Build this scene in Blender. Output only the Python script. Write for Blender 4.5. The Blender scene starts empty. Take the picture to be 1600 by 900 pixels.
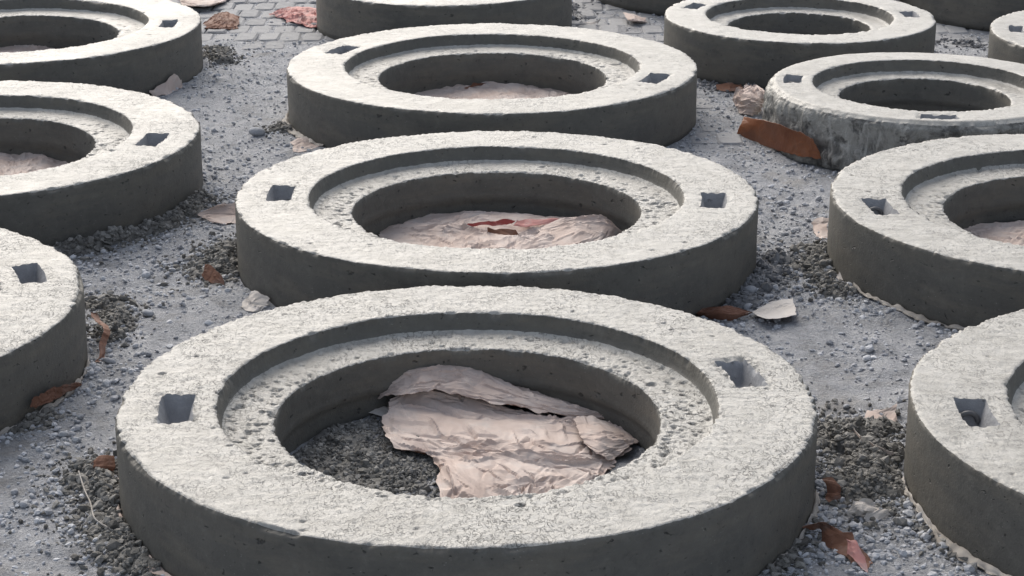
import bpy, math, random
import numpy as np
from math import radians, pi

# ------------------------------------------------------------------ camera, sky, sun, exposure
sc = bpy.context.scene
FPX, PITCH, HC = 3216.5, 0.328341, 1.0504           # focal length in photo pixels, tilt down, eye height
cd = bpy.data.cameras.new('camera'); cam = bpy.data.objects.new('camera', cd)
sc.collection.objects.link(cam); sc.camera = cam
cd.sensor_width = 36.0; cd.lens = FPX * 36.0 / 1600.0; cd.clip_start = 0.05; cd.clip_end = 500
cam.location = (0, 0, HC); cam.rotation_euler = (pi / 2 - PITCH, 0, 0)
SUN_EL, SUN_AZ = 38.0, -20.0                          # azimuth clockwise from +Y (the far side of the yard)
w = bpy.data.worlds.new('World'); sc.world = w; w.use_nodes = True
wn = w.node_tree.nodes; bg = wn['Background']
sky = wn.new('ShaderNodeTexSky'); sky.sky_type = 'NISHITA'; sky.sun_disc = False
sky.sun_elevation = radians(SUN_EL); sky.sun_rotation = radians(SUN_AZ)
sky.air_density = 1.0; sky.dust_density = 3.0; sky.ozone_density = 1.0
hz = wn.new('ShaderNodeHueSaturation'); hz.inputs['Saturation'].default_value = .5      # thin white cloud
w.node_tree.links.new(sky.outputs[0], hz.inputs['Color']); w.node_tree.links.new(hz.outputs[0], bg.inputs[0]); bg.inputs[1].default_value = 0.11
sd = bpy.data.lights.new('sun', 'SUN'); sd.energy = 1.5; sd.angle = radians(50); sd.color = (1.0, 0.92, 0.81)
so = bpy.data.objects.new('sun', sd); sc.collection.objects.link(so)
so.rotation_euler = (radians(90 - SUN_EL), 0, pi - radians(SUN_AZ)); so.location = (0, 6, 6)
sc.view_settings.view_transform = 'Standard'; sc.view_settings.look = 'None'
sc.view_settings.exposure = 0.7; sc.view_settings.gamma = 1.0; sc.view_settings.use_curve_mapping = False

# ------------------------------------------------------------------ helpers
C = sc.collection
rng = np.random.default_rng(7)
cP, sP = math.cos(PITCH), math.sin(PITCH)

def P(px, py, z=0.0):
    """photo pixel on the horizontal plane at height z"""
    a = (px - 800) / FPX; b = (450 - py) / FPX
    dy = cP + b * sP; dz = -sP + b * cP
    t = (z - HC) / dz
    return np.array([a * t, dy * t, z])

def hsh(ix, iy, iz, s):
    with np.errstate(over='ignore'):
        h = (ix.astype(np.uint32) * np.uint32(374761393) + iy.astype(np.uint32) * np.uint32(668265263)
             + iz.astype(np.uint32) * np.uint32(2147483647 // 3) + np.uint32((s * 974634777 + 12345) & 0xffffffff))
        h = (h ^ (h >> np.uint32(13))) * np.uint32(1274126177)
        h = (h ^ (h >> np.uint32(15))) * np.uint32(2246822519)
        h = h ^ (h >> np.uint32(16))
    return h.astype(np.float64) / 4294967295.0

def vn(x, y, z=0.0, s=0):
    """value noise, about -1..1"""
    x, y, z = np.broadcast_arrays(np.asarray(x, float), np.asarray(y, float), np.asarray(z, float))
    fx, fy, fz = np.floor(x), np.floor(y), np.floor(z)
    ix, iy, iz = (f.astype(np.int64) for f in (fx, fy, fz))
    u, v, q = x - fx, y - fy, z - fz
    u = u * u * (3 - 2 * u); v = v * v * (3 - 2 * v); q = q * q * (3 - 2 * q)
    r = 0
    for a in (0, 1):
        for b in (0, 1):
            for c in (0, 1):
                r = r + hsh(ix + a, iy + b, iz + c, s) * (u if a else 1 - u) * (v if b else 1 - v) * (q if c else 1 - q)
    return r * 2 - 1

def fbm(x, y, z=0.0, s=0, o=3, g=0.5):
    r = 0; a = 1.0; f = 1.0
    for i in range(o):
        r = r + a * vn(x * f, y * f, z * f, s + i * 17); a *= g; f *= 2.03
    return r

def mesh(name, V, F, mats, parent=None, mi=None, smooth=True, tint=None):
    """one mesh object from numpy arrays; F is an (n,3) or (n,4) array or a list of such arrays"""
    Fs = F if isinstance(F, list) else [F]
    me = bpy.data.meshes.new(name)
    V = np.asarray(V, np.float32)
    me.vertices.add(len(V)); me.vertices.foreach_set('co', V.ravel())
    loops = np.concatenate([f.ravel() for f in Fs]).astype(np.int32)
    tot = np.concatenate([np.full(len(f), f.shape[1]) for f in Fs]).astype(np.int32)
    start = np.concatenate([[0], np.cumsum(tot)[:-1]]).astype(np.int32)
    me.loops.add(len(loops)); me.loops.foreach_set('vertex_index', loops)
    me.polygons.add(len(tot)); me.polygons.foreach_set('loop_start', start)
    if mi is not None: me.polygons.foreach_set('material_index', np.asarray(mi, np.int32))
    me.polygons.foreach_set('use_smooth', np.full(len(tot), smooth))
    if tint is not None:
        at = me.attributes.new('tint', 'FLOAT', 'POINT'); at.data.foreach_set('value', np.asarray(tint, np.float32))
    for m in (mats if isinstance(mats, (list, tuple)) else [mats]): me.materials.append(m)
    me.update(calc_edges=True); me.validate()
    o = bpy.data.objects.new(name, me); C.objects.link(o)
    if parent: o.parent = parent
    return o

def tag(o, label=None, cat=None, group=None, kind=None):
    if label: o['label'] = label
    if cat: o['category'] = cat
    if group: o['group'] = group
    if kind: o['kind'] = kind
    return o

def empty(name, loc):
    o = bpy.data.objects.new(name, None); C.objects.link(o); o.location = loc; o.empty_display_size = .05
    return o

# ------------------------------------------------------------------ materials
def mat(name):
    m = bpy.data.materials.new(name); m.use_nodes = True
    n = m.node_tree.nodes; l = m.node_tree.links
    return m, n, l, n['Principled BSDF']

class NB:
    def __init__(s, n, l): s.n, s.l = n, l
    def new(s, t, **k):
        x = s.n.new(t)
        for a, v in k.items(): setattr(x, a, v)
        return x
    def setin(s, node, i, v):
        if isinstance(v, bpy.types.NodeSocket): s.l.new(v, node.inputs[i])
        else: node.inputs[i].default_value = v
    def coord(s): return s.new('ShaderNodeTexCoord').outputs['Object']
    def mapping(s, v, scale):
        m = s.new('ShaderNodeMapping'); s.l.new(v, m.inputs[0]); m.inputs['Scale'].default_value = scale; return m.outputs[0]
    def noise(s, v, scale, detail=3, rough=.55, dist=0):
        t = s.new('ShaderNodeTexNoise'); s.l.new(v, t.inputs['Vector'])
        t.inputs['Scale'].default_value = scale; t.inputs['Detail'].default_value = detail
        t.inputs['Roughness'].default_value = rough; t.inputs['Distortion'].default_value = dist
        return t.outputs[0]
    def voro(s, v, scale, feat='F1', rnd=1):
        t = s.new('ShaderNodeTexVoronoi'); t.feature = feat; s.l.new(v, t.inputs['Vector'])
        t.inputs['Scale'].default_value = scale; t.inputs['Randomness'].default_value = rnd
        return t.outputs['Distance']
    def ramp(s, v, a, b, lo=0.0, hi=1.0):
        t = s.new('ShaderNodeMapRange'); s.setin(t, 0, v)
        for i, q in ((1, a), (2, b), (3, lo), (4, hi)): t.inputs[i].default_value = q
        return t.outputs[0]
    def math(s, op, a, b=0.0):
        t = s.new('ShaderNodeMath', operation=op); s.setin(t, 0, a); s.setin(t, 1, b); return t.outputs[0]
    def mix(s, f, a, b):
        t = s.new('ShaderNodeMix', data_type='RGBA'); s.setin(t, 0, f)
        for i, q in ((6, a), (7, b)):
            if isinstance(q, bpy.types.NodeSocket): s.l.new(q, t.inputs[i])
            else: t.inputs[i].default_value = (*q, 1)
        return t.outputs[2]
    def bump(s, h, dist, strength=1.0, nrm=None):
        t = s.new('ShaderNodeBump'); s.l.new(h, t.inputs['Height'])
        t.inputs['Distance'].default_value = dist; t.inputs['Strength'].default_value = strength
        if nrm is not None: s.l.new(nrm, t.inputs['Normal'])
        return t.outputs[0]
    def attr(s, name): return s.new('ShaderNodeAttribute', attribute_name=name).outputs['Fac']

def finish(n, l, b, col, rough, nrm=None, spec=.5):
    l.new(col, b.inputs['Base Color'])
    if isinstance(rough, bpy.types.NodeSocket): l.new(rough, b.inputs['Roughness'])
    else: b.inputs['Roughness'].default_value = rough
    b.inputs['Specular IOR Level'].default_value = spec
    if nrm is not None: l.new(nrm, b.inputs['Normal'])

def m_trowelled_lit():
    m, n, l, b = mat('trowelled_concrete_lit'); q = NB(n, l); v = q.coord()
    oi = q.new('ShaderNodeObjectInfo').outputs['Random']
    gn = q.new('ShaderNodeAttribute', attribute_type='OBJECT', attribute_name='grain').outputs['Fac']   # how coarsely each rim was floated
    big = q.noise(v, 4.2, 5, .6); mid = q.noise(v, 26, 6, .7); fine = q.noise(v, 380, 4, .65)
    sweep = q.noise(q.mapping(v, (1, .25, 1)), 40, 6, .7, .6)                      # float strokes
    worm = q.noise(q.mapping(v, (1, .62, 1)), 140, 4, .55, .7)
    line = q.math('ABSOLUTE', q.math('SUBTRACT', worm, .5))
    crack = q.ramp(line, .004, .032, 1, 0)
    crack = q.math('MULTIPLY', crack, q.ramp(q.noise(v, 60, 2), .34, .52))
    patch = q.ramp(q.noise(v, 8, 3), .38, .62, .15, 1)
    crack = q.math('MULTIPLY', q.math('MULTIPLY', crack, patch), gn)
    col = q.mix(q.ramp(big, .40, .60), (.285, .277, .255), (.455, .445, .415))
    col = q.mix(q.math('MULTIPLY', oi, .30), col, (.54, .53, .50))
    col = q.mix(q.math('MULTIPLY', q.ramp(mid, .44, .66), .55), col, (.54, .53, .50))
    col = q.mix(q.math('MULTIPLY', q.ramp(mid, .45, .30), .40), col, (.33, .318, .288))
    col = q.mix(q.math('MULTIPLY', q.ramp(sweep, .54, .70), .40), col, (.345, .332, .30))
    col = q.mix(q.math('MULTIPLY', crack, .85), col, (.10, .098, .092))
    spots = q.ramp(q.noise(v, 115, 1), .72, .76)
    col = q.mix(q.math('MULTIPLY', spots, .7), col, (.16, .158, .15))
    h = q.math('SUBTRACT', q.math('MULTIPLY', q.math('ADD', q.math('MULTIPLY', fine, .75), q.math('ADD', q.math('MULTIPLY', q.noise(v, 130, 3), .3), q.math('MULTIPLY', sweep, .6))), q.math('ADD', .45, q.math('MULTIPLY', gn, .55))), q.math('MULTIPLY', crack, .7))
    finish(n, l, b, col, q.ramp(big, .3, .7, .33, .60), q.bump(h, .0023, .85), .5)
    return m

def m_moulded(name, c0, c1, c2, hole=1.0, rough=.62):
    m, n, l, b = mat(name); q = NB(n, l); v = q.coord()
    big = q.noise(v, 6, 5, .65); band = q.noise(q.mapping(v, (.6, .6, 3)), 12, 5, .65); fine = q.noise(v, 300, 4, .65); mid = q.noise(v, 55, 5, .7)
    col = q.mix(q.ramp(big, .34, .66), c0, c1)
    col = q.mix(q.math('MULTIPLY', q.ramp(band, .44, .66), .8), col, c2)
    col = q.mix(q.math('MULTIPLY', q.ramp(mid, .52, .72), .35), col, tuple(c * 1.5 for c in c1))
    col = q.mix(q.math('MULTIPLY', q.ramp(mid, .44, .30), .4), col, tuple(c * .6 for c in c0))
    bug = 0
    for sc_, lo, hi, g0 in ((32, 0, 0, 0), (75, 0, 0, 0)):
        k = q.ramp(q.noise(q.mapping(v, (1, 1, 1.5)), sc_ * 2, 2, .5, .4), .70, .745)
        bug = k if bug == 0 else q.math('MAXIMUM', bug, k)
    col = q.mix(q.math('MULTIPLY', bug, .75 * hole), col, (.035, .035, .034))
    fl = q.math('MULTIPLY', q.ramp(q.voro(q.mapping(v, (1, 1, 2)), 110), .06, .13, 1, 0), q.ramp(q.noise(v, 30, 1), .55, .62))
    col = q.mix(q.math('MULTIPLY', fl, .55), col, (.33, .325, .31))
    h = q.math('SUBTRACT', q.math('ADD', q.math('MULTIPLY', fine, .5), mid), q.math('MULTIPLY', bug, 1.8 * hole))
    finish(n, l, b, col, rough, q.bump(h, .0020, .7), .4)
    return m

def m_crust():
    m, n, l, b = mat('crusted_concrete'); q = NB(n, l); v = q.coord()
    a = q.noise(v, 16, 6, .7, .6); drip = q.noise(q.mapping(v, (1, 1, .25)), 60, 4, .6, .8)
    col = q.mix(q.ramp(a, .40, .54), (.10, .098, .092), (.31, .303, .28))
    col = q.mix(q.math('MULTIPLY', q.ramp(drip, .56, .66), .8), col, (.40, .39, .365))
    col = q.mix(q.math('MULTIPLY', q.ramp(q.noise(v, 45, 4, .6), .58, .66), .8), col, (.05, .048, .046))
    h = q.math('ADD', q.math('MULTIPLY', drip, 1.2), q.noise(v, 110, 4))
    finish(n, l, b, col, .5, q.bump(h, .004, .9), .5)
    return m

def m_ground():
    m, n, l, b = mat('dusty_ground'); q = NB(n, l); v = q.coord()
    big = q.noise(v, 2.2, 6, .65); mid = q.noise(v, 17, 6, .7); fine = q.noise(v, 190, 6, .7); grit = q.noise(v, 420, 3, .6)
    col = q.mix(q.ramp(big, .35, .65), (.385, .402, .438), (.475, .49, .522))
    col = q.mix(q.math('MULTIPLY', q.ramp(mid, .50, .68), .8), col, (.62, .626, .64))
    col = q.mix(q.math('MULTIPLY', q.ramp(mid, .48, .32), .75), col, (.225, .225, .228))
    col = q.mix(q.math('MULTIPLY', q.ramp(fine, .52, .68), .55), col, (.64, .648, .664))
    col = q.mix(q.math('MULTIPLY', q.ramp(fine, .45, .33), .6), col, (.20, .205, .217))
    h = q.math('ADD', q.math('MULTIPLY', fine, 1.2), q.math('ADD', q.math('MULTIPLY', q.noise(v, 60, 4, .65), .8), q.math('MULTIPLY', grit, .35)))
    col = q.mix(q.math('MULTIPLY', q.ramp(q.noise(v, 5.5, 5, .65), .56, .68), .45), col, (.30, .275, .245))
    finish(n, l, b, col, .85, q.bump(h, .008, .95), .25)
    return m

def m_stone(name, lo, hi, rough=.8, bump=.0012, spec=.3):
    m, n, l, b = mat(name); q = NB(n, l); v = q.coord(); t = q.attr('tint')
    col = q.mix(t, lo, hi)
    col = q.mix(q.math('MULTIPLY', q.noise(v, 130, 3), .4), col, hi)
    finish(n, l, b, col, rough, q.bump(q.noise(v, 260, 3), bump, .7), spec)
    return m

def m_paper(name, c0, c1, dust=(.42, .42, .42), dusty=.5, rough=.75):
    m, n, l, b = mat(name); q = NB(n, l); v = q.coord()
    col = q.mix(q.ramp(q.noise(v, 14, 4), .35, .65), c0, c1)
    col = q.mix(q.math('MULTIPLY', q.ramp(q.noise(v, 30, 5, .7), .5, .68), dusty), col, dust)
    speck = q.ramp(q.noise(v, 70, 4, .6), .68, .74)
    col = q.mix(q.math('MULTIPLY', speck, .7 * dusty), col, (.3, .29, .285))
    finish(n, l, b, col, rough, q.bump(q.noise(v, 240, 4, .6), .0008, .6), .3)
    return m

def m_paver():
    m, n, l, b = mat('paver_concrete'); q = NB(n, l); v = q.coord()
    oi = q.new('ShaderNodeObjectInfo').outputs['Random']
    col = q.mix(oi, (.22, .225, .24), (.33, .335, .345))
    col = q.mix(q.math('MULTIPLY', q.ramp(q.noise(v, 40, 4), .4, .65), .6), col, (.38, .385, .395))
    col = q.mix(q.math('MULTIPLY', q.ramp(q.noise(v, 120, 2), .6, .7), .5), col, (.15, .155, .16))
    finish(n, l, b, col, .8, q.bump(q.noise(v, 180, 4), .002, .7), .3)
    return m

M = dict(
    top=m_trowelled_lit(),  # trowelled finish, with light on the up-facing surfaces put into its paler colour
    side=m_moulded('moulded_concrete_shaded', (.098, .096, .088), (.130, .126, .113), (.162, .148, .124)),  # moulded walls, with the backlit shade put into their much darker colour
    pocket=m_moulded('pocket_concrete', (.26, .266, .282), (.32, .326, .34), (.23, .234, .245), .4, .55),
    crust=m_crust(),
    ground=m_ground(), paver=m_paver(),
    gravel=m_stone('dusty_gravel', (.23, .243, .27), (.60, .617, .65)),
    wet=m_stone('damp_concrete_crumbs', (.062, .060, .055), (.31, .303, .288), .8, .0015, .3),
    mid=m_stone('grey_concrete_crumbs', (.10, .103, .11), (.29, .295, .31), .75),
    kraft=m_paper('kraft_inner', (.50, .40, .352), (.63, .535, .485), (.50, .465, .445), .5),
    pale=m_paper('pale_paper', (.55, .51, .47), (.68, .64, .60), (.5, .49, .48), .4),
    grubby=m_paper('grubby_paper', (.30, .275, .245), (.46, .43, .395), (.34, .34, .34), .7),
    brown=m_paper('kraft_outer', (.15, .07, .045), (.24, .12, .08), (.3, .26, .24), .35),
    orange=m_paper('orange_kraft', (.13, .045, .022), (.24, .088, .038), (.20, .12, .09), .35, .42),
    red=m_paper('red_print', (.33, .055, .05), (.42, .12, .10), (.5, .38, .36), .35),
    pink=m_paper('pink_paper', (.52, .22, .20), (.60, .34, .31), (.42, .38, .37), .6),
)
mm, n_, l_, b_ = mat('dark_steel'); q_ = NB(n_, l_); v_ = q_.coord()
finish(n_, l_, b_, q_.mix(q_.noise(v_, 160, 3), (.08, .085, .095), (.19, .185, .18)), .45, q_.bump(q_.noise(v_, 300, 2), .0006, .6)); M['steel'] = mm

# ------------------------------------------------------------------ where the rings stand
RINGS = {   # x, y, outer radius, rebate radius, hole radius
    'A1': (-.054, 2.346, .425, .305, .236), 'A2': (-.025, 3.236, .425, .305, .236), 'A3': (-.041, 4.198, .425, .305, .236),
    'A4': (-.171, 5.146, .322, .225, .17),
    'L1': (-1.134, 4.612, .425, .305, .236), 'L2': (-.997, 3.616, .428, .305, .236), 'L3': (-1.025, 2.694, .422, .305, .236),
    'B1': (.910, 2.295, .425, .305, .236), 'B2': (.942, 3.203, .422, .305, .236),
    'S1': (.824, 4.015, .313, .222, .168), 'S2': (.665, 4.715, .312, .215, .163), 'S3': (1.405, 4.51, .335, .23, .175),
    'S4': (.62, 5.62, .42, .30, .23), 'S5': (1.36, 5.36, .335, .23, .175),
}
HGT, REB = .112, .026

# ------------------------------------------------------------------ the ground
def exposed(x, y):
    """where the block paving shows through the cement dust (0..1)"""
    s = lambda t: np.clip(t, 0, 1)
    nz = fbm(x * 3.1, y * 3.1, 0, 5, 3) * .28
    left = s((y - 4.68) / .5) * s((-.28 - x) / .12)
    rear = s((y - 4.75) / .3)
    mid = s((.20 - np.abs(x - .46)) / .12) * s((.42 - np.abs(y - 4.12)) / .25) * .30
    return s(np.maximum(np.maximum(left, rear), mid) + nz * .8)

def dust(x, y):
    e = exposed(x, y)
    z = .0035 + .0035 * fbm(x * 5, y * 5, 0, 31, 3) + .0028 * fbm(x * 26, y * 26, 0, 41, 3) + .0020 * fbm(x * 75, y * 75, 0, 55, 2)
    return z * (1 - e) + e * (-.0036 + .0022 * fbm(x * 14, y * 14, 0, 66, 2) + .0016 * fbm(x * 60, y * 60, 0, 61, 2))

def build_ground():
    xs = np.linspace(-1.75, 1.95, 350); ys = 1.65 * (5.9 / 1.65) ** np.linspace(0, 1, 380)
    ext = np.array([.1, .3, .8, 2, 5, 12, 30, 60])
    xs = np.concatenate([xs[0] - ext[::-1], xs, xs[-1] + ext]); ys = np.concatenate([ys[0] - ext[::-1], ys, ys[-1] + ext])
    X, Y = np.meshgrid(xs, ys); Z = dust(X, Y)
    nx, ny = len(xs), len(ys); i = np.arange(ny - 1)[:, None] * nx + np.arange(nx - 1)[None]
    F = np.stack([i, i + 1, i + nx + 1, i + nx], -1).reshape(-1, 4)
    g = mesh('ground', np.stack([X, Y, Z], -1).reshape(-1, 3), F, M['ground']); tag(g, kind='structure')
    return g
ground = build_ground()

# block pavers where the dust leaves them bare: each is a part of the ground
def paver_mesh(k):
    r = random.Random(k); a, b, c = .0255, .0475, .0045
    pts = []; 
    for z, ins in ((-.03, 0), (-.0035, 0), (0, c)):
        for sx, sy in ((-1, -1), (1, -1), (1, 1), (-1, 1)):
            for t in (0, 1):
                jx, jy = r.uniform(-.0012, .0012), r.uniform(-.0012, .0012)
                cx = sx * (a - ins); cy = sy * (b - ins)
                cut = .006
                first = (sx * sy > 0)
                if (t == 0) == first: cx2, cy2 = cx, cy - sy * cut
                else: cx2, cy2 = cx - sx * cut, cy
                pts.append((cx2 + jx, cy2 + jy, z + r.uniform(-.0008, .0008)))
    F = []
    for lv in (0, 1):
        for j in range(8): F.append([lv * 8 + j, lv * 8 + (j + 1) % 8, lv * 8 + 8 + (j + 1) % 8, lv * 8 + 8 + j])
    me = bpy.data.meshes.new('paver'); me.from_pydata(pts, [], F + [list(range(16, 24))]); me.materials.append(M['paver'])
    me.update(); return me
PAV = [paver_mesh(k) for k in range(6)]

def in_ring(x, y, pad=0.0):
    return any((x - r[0]) ** 2 + (y - r[1]) ** 2 < (r[2] + pad) ** 2 for r in RINGS.values())
npv = 0
for row in range(0, 24):
    y = 3.62 + row * .0985
    for c in range(-17, 34):
        x = c * .0545 + (.027 if row % 2 else 0)
        u = 800 + FPX * x / (y * cP + HC * sP); vv = 450 - FPX * (y * sP - HC * cP) / (y * cP + HC * sP)
        if u < -20 or u > 1620 or vv < -14 or vv > 260 or in_ring(x, y, -.05): continue
        # hidden behind the rings standing in front of it
        hid = False
        e = float(exposed(np.array(x), np.array(y)))
        if e < .35: continue
        for r in RINGS.values():
            t = (.105 / (HC - .0)) # the sight line passes ring height this share of the way back to the eye
            x2, y2 = x * (1 - t), y * (1 - t)
            x1, y1 = x * (1 - t * .45), y * (1 - t * .45)
            if math.hypot(x2 - r[0], y2 - r[1]) < r[2] - .03 and math.hypot(x1 - r[0], y1 - r[1]) < r[2] - .03: hid = True
        if hid or npv >= 300: continue
        o = bpy.data.objects.new('paver', random.Random(npv).choice(PAV)); C.objects.link(o); o.parent = ground
        rr = random.Random(npv + 99)
        o.location = (x + rr.uniform(-.002, .002), y + rr.uniform(-.002, .002), .0005 + rr.uniform(-.003, .0025))
        o.rotation_euler = (rr.uniform(-.015, .015), rr.uniform(-.02, .02), rr.uniform(-.03, .03) + (pi if rr.random() < .5 else 0))
        npv += 1
print('pavers', npv)

# ------------------------------------------------------------------ concrete rings
def make_ring(key, label, N, dr, dw, pockets, seed, pits=120, side='side', tilt=(0, 0), group='precast concrete rings', soft=1.0, lift=0.0):
    cx, cy, R, Rr, Rh = RINGS[key]; H = HGT
    grain = dict(A1=1.0, L3=1.0, B1=.7, A2=.75, B2=.85, L2=.75, A3=.45).get(key, .35)
    prof = []; zone = []
    def add(r, z, k): prof.append((r, z)); zone.append(k)
    for z in np.linspace(0, H - .010, max(8, int((H - .010) / dw))): add(R, z, 0)
    add(R, H - .0072, 0); add(R, H - .005, 0); add(R - .0004, H - .003, 0); add(R - .0015, H - .001, 1)
    for r in np.linspace(R - .0035, Rr + .0025, int((R - Rr) / dr)): add(r, H, 2)
    add(Rr + .0008, H - .001, 2)
    for t in np.linspace(0, 1, max(4, int(REB / dw))): add(Rr - .004 * t, H - .003 - (REB - .0085) * t, 3)
    for r in np.linspace(Rr - .0052, Rh + .0025, int((Rr - Rh) / dr)):
        fl = max(0.0, 1 - (Rr - .004 - r) / .010); add(r, H - REB - .0015 * (Rr - r) / (Rr - Rh) + .004 * fl * fl, 4)
    add(Rh + .0006, H - REB - .0025, 4)
    zs = np.linspace(H - REB - .005, 0, max(8, int((H - REB) / dw)))
    for z in zs:
        add(Rh + (0 if z > .034 else .0035) - (.0018 if abs(z - .035) < dw * .6 else 0), z, 5)
    prof = np.array(prof); zone = np.array(zone); K = len(prof)
    th = np.arange(N) * 2 * pi / N
    Rg = np.repeat(prof[:, 0][:, None], N, 1); Zg = np.repeat(prof[:, 1][:, None], N, 1); T = np.repeat(th[None], K, 0)
    X, Y = Rg * np.cos(T), Rg * np.sin(T); s = seed * 101
    lo = fbm(X * 7, Y * 7, Zg * 7, s, 2); mid = fbm(X * 55, Y * 55, Zg * 55, s + 3, 3); hi = fbm(X * 190, Y * 190, Zg * 190, s + 7, 2)
    zc = zone[:, None]
    dz = np.zeros_like(X); drr = np.zeros_like(X)
    flat = (zc == 1) | (zc == 2); led = zc == 4
    streak = fbm(X * 35, Y * 130, 0, s + 9, 2)
    dz += flat * (.0012 * lo + (.0004 * mid + .0005 * hi + .0005 * streak) * (.45 + .6 * grain))
    dz += led * (.0008 * lo + .0008 * mid + .0007 * hi)
    drr += ((zc == 0) | (zc == 5) | (zc == 3)) * (.0012 * lo + .00022 * mid)
    # ragged arrises
    def chip(edge_r, edge_z, inward, amp, sd, wid=.0046):
        c = np.clip(fbm(th * edge_r * 55 , th * 0, 0, sd, 3) * .7 + .35 * vn(th * edge_r * 11, 0 * th, 0, sd + 5) - .1, 0, 1) * amp
        c = c + np.clip(fbm(th * edge_r * 240, th * 0, 0, sd + 8, 2), -1, 1) * amp * .2
        d2 = (Rg - edge_r) ** 2 + (Zg - edge_z) ** 2
        wt = np.exp(-d2 / (wid * wid))
        return -inward * c[None] * wt, -c[None] * wt * .75
    for er, ez, inw, amp in ((R, H, 1, .0062), (Rr, H, -1, .0045), (Rh, H - REB, -1, .006)):
        a, b = chip(er, ez, inw, amp * soft, s + int(er * 1000)); drr += a; dz += b
    # closed air pits along the ledge, a few on the rim
    rp = np.random.default_rng(seed * 13 + 5)
    kl = np.where(led[:, 0])[0]; kt = np.where(zone == 2)[0]
    for i in range(int(pits * 1.8)):
        onrim = rp.random() < .05
        ks = kt if onrim else kl
        t0 = rp.choice([rp.normal(pi, .55), rp.normal(0, .55), rp.normal(-pi / 2, .9), rp.uniform(0, 2 * pi)]) % (2 * pi)
        r0 = rp.uniform(prof[ks[-1], 0] + .004, prof[ks[0], 0] - .004)
        a = rp.uniform(.0018, .0043) * (1.5 if rp.random() < .10 else 1) * (1 if R > .4 else .8); bb = a * rp.uniform(.55, 1.1); dep = a * rp.uniform(.7, 1.1)
        rel = (T[ks] - t0 + pi) % (2 * pi) - pi
        dx = X[ks] - r0 * math.cos(t0); dy = Y[ks] - r0 * math.sin(t0)
        q = (dx / a) ** 2 + (dy / bb) ** 2
        dz[ks] -= dep * np.clip(1.15 - q, 0, 1) ** .6 * (q < 1.15)
    if side == 'crust':
        m0 = (zc == 0) * np.clip((H - Zg) / .03, 0, 1)
        drr += m0 * (.006 * np.clip(fbm(T * 7, Zg * 30, 0, s + 40, 4), -.4, 1) + .0022 * fbm(T * 26, Zg * 75, 0, s + 44, 3))
        drr += (zc == 0) * (.006 * np.clip(1 - np.abs(Zg - .022) / .012, 0, 1) * (1 + .6 * vn(T * 14, 0 * T, 0, s + 50)) + .004 * np.clip(1 - Zg / .03, 0, 1))
        e = np.clip(1 - ((Rg - R) ** 2 + (Zg - H) ** 2) / .014 ** 2, 0, 1) * ((zc == 0) | flat)
        dz -= e * .006; drr -= e * .004
    Rg = Rg + drr; Zg = np.maximum(Zg + dz, 0)
    V = np.stack([Rg * np.cos(T), Rg * np.sin(T), Zg], -1)
    keep = np.ones((K, N), bool)
    zi = np.array([1 if z in (1, 2, 4) else 0 for z in zone])  # up-facing zones take the lit concrete tone, upright ones the shaded tone
    root = empty('concrete_ring', (cx, cy, lift)); root.rotation_euler = (radians(tilt[0]), radians(tilt[1]), 0)
    tag(root, label, 'concrete ring', group)
    # lifting pockets: cut the rim open and line the opening with a tapered socket
    pw = .0215 if R > .4 else .020; ph = .044 if R > .4 else .034
    pr = .354 if R > .4 else (Rr + R) / 2 - .003
    for (ang, loop, *sz) in pockets:
        w_, h_ = (sz if sz else (pw, ph))
        ks = kt[(prof[kt, 0] < pr + w_) & (prof[kt, 0] > pr - w_)]
        k0, k1 = ks[0], ks[-1]
        j0 = int(round((ang - h_ / pr) / (2 * pi) * N)); j1 = int(round((ang + h_ / pr) / (2 * pi) * N))
        js = np.arange(j0, j1) % N
        keep[np.ix_(np.arange(k0, k1), js)] = False
        # worn, ragged arris round the opening
        ta, tb = j0 * 2 * pi / N, j1 * 2 * pi / N
        rel = (T - (ta + tb) / 2 + pi) % (2 * pi) - pi
        qx = np.abs(prof[:, 0][:, None] - (prof[k0, 0] + prof[k1, 0]) / 2) - (prof[k0, 0] - prof[k1, 0]) / 2; qy = np.abs(rel) * pr - (tb - ta) / 2 * pr
        dd = np.hypot(np.maximum(qx, 0), np.maximum(qy, 0)); wgt = np.exp(-(dd / .0055) ** 2) * (zone == 2)[:, None]
        rag = np.clip(.45 + fbm(X * 130, Y * 130, 0, s + 77, 3) * .8, 0, 1.6)
        V0 = V.copy(); V[..., 2] -= wgt * rag * (.0040 if dr < .0029 else .0022)
        jt = wgt * (.0013 if dr < .0029 else .0006)
        V[..., 0] += jt * fbm(X * 160, Y * 160, 3, s + 78, 2); V[..., 1] += jt * fbm(X * 160, Y * 160, 6, s + 79, 2)
        # loop of rim vertices
        jr = np.arange(j0, j1 + 1) % N
        rim = lambda A: np.array([A[k0, j] for j in jr] + [A[k, jr[-1]] for k in range(k0 + 1, k1 + 1)] + [A[k1, j] for j in jr[::-1][1:]] + [A[k, jr[0]] for k in range(k1 - 1, k0, -1)])
        top = rim(V); clean = rim(V0); cen = np.array([pr * math.cos(ang), pr * math.sin(ang), 0])
        er = np.array([math.cos(ang), math.sin(ang), 0]); et = np.array([-er[1], er[0], 0])
        loops = [top]
        for dep, fr, ft in ((.006, .92, .95), (.013, .80, .88), (.023, .66, .78), (.031, .50, .66)):
            a = (clean - cen) @ er; bq = (clean - cen) @ et
            pnt = cen + np.outer(a * fr, er) + np.outer(bq * ft, et); pnt[:, 2] = H - dep - .0006 * vn(a * 300, bq * 300, dep * 50, 3)
            loops.append(pnt)
        L = len(top); PV = np.concatenate(loops + [np.array([cen + [0, 0, H - .0315]])])
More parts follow.
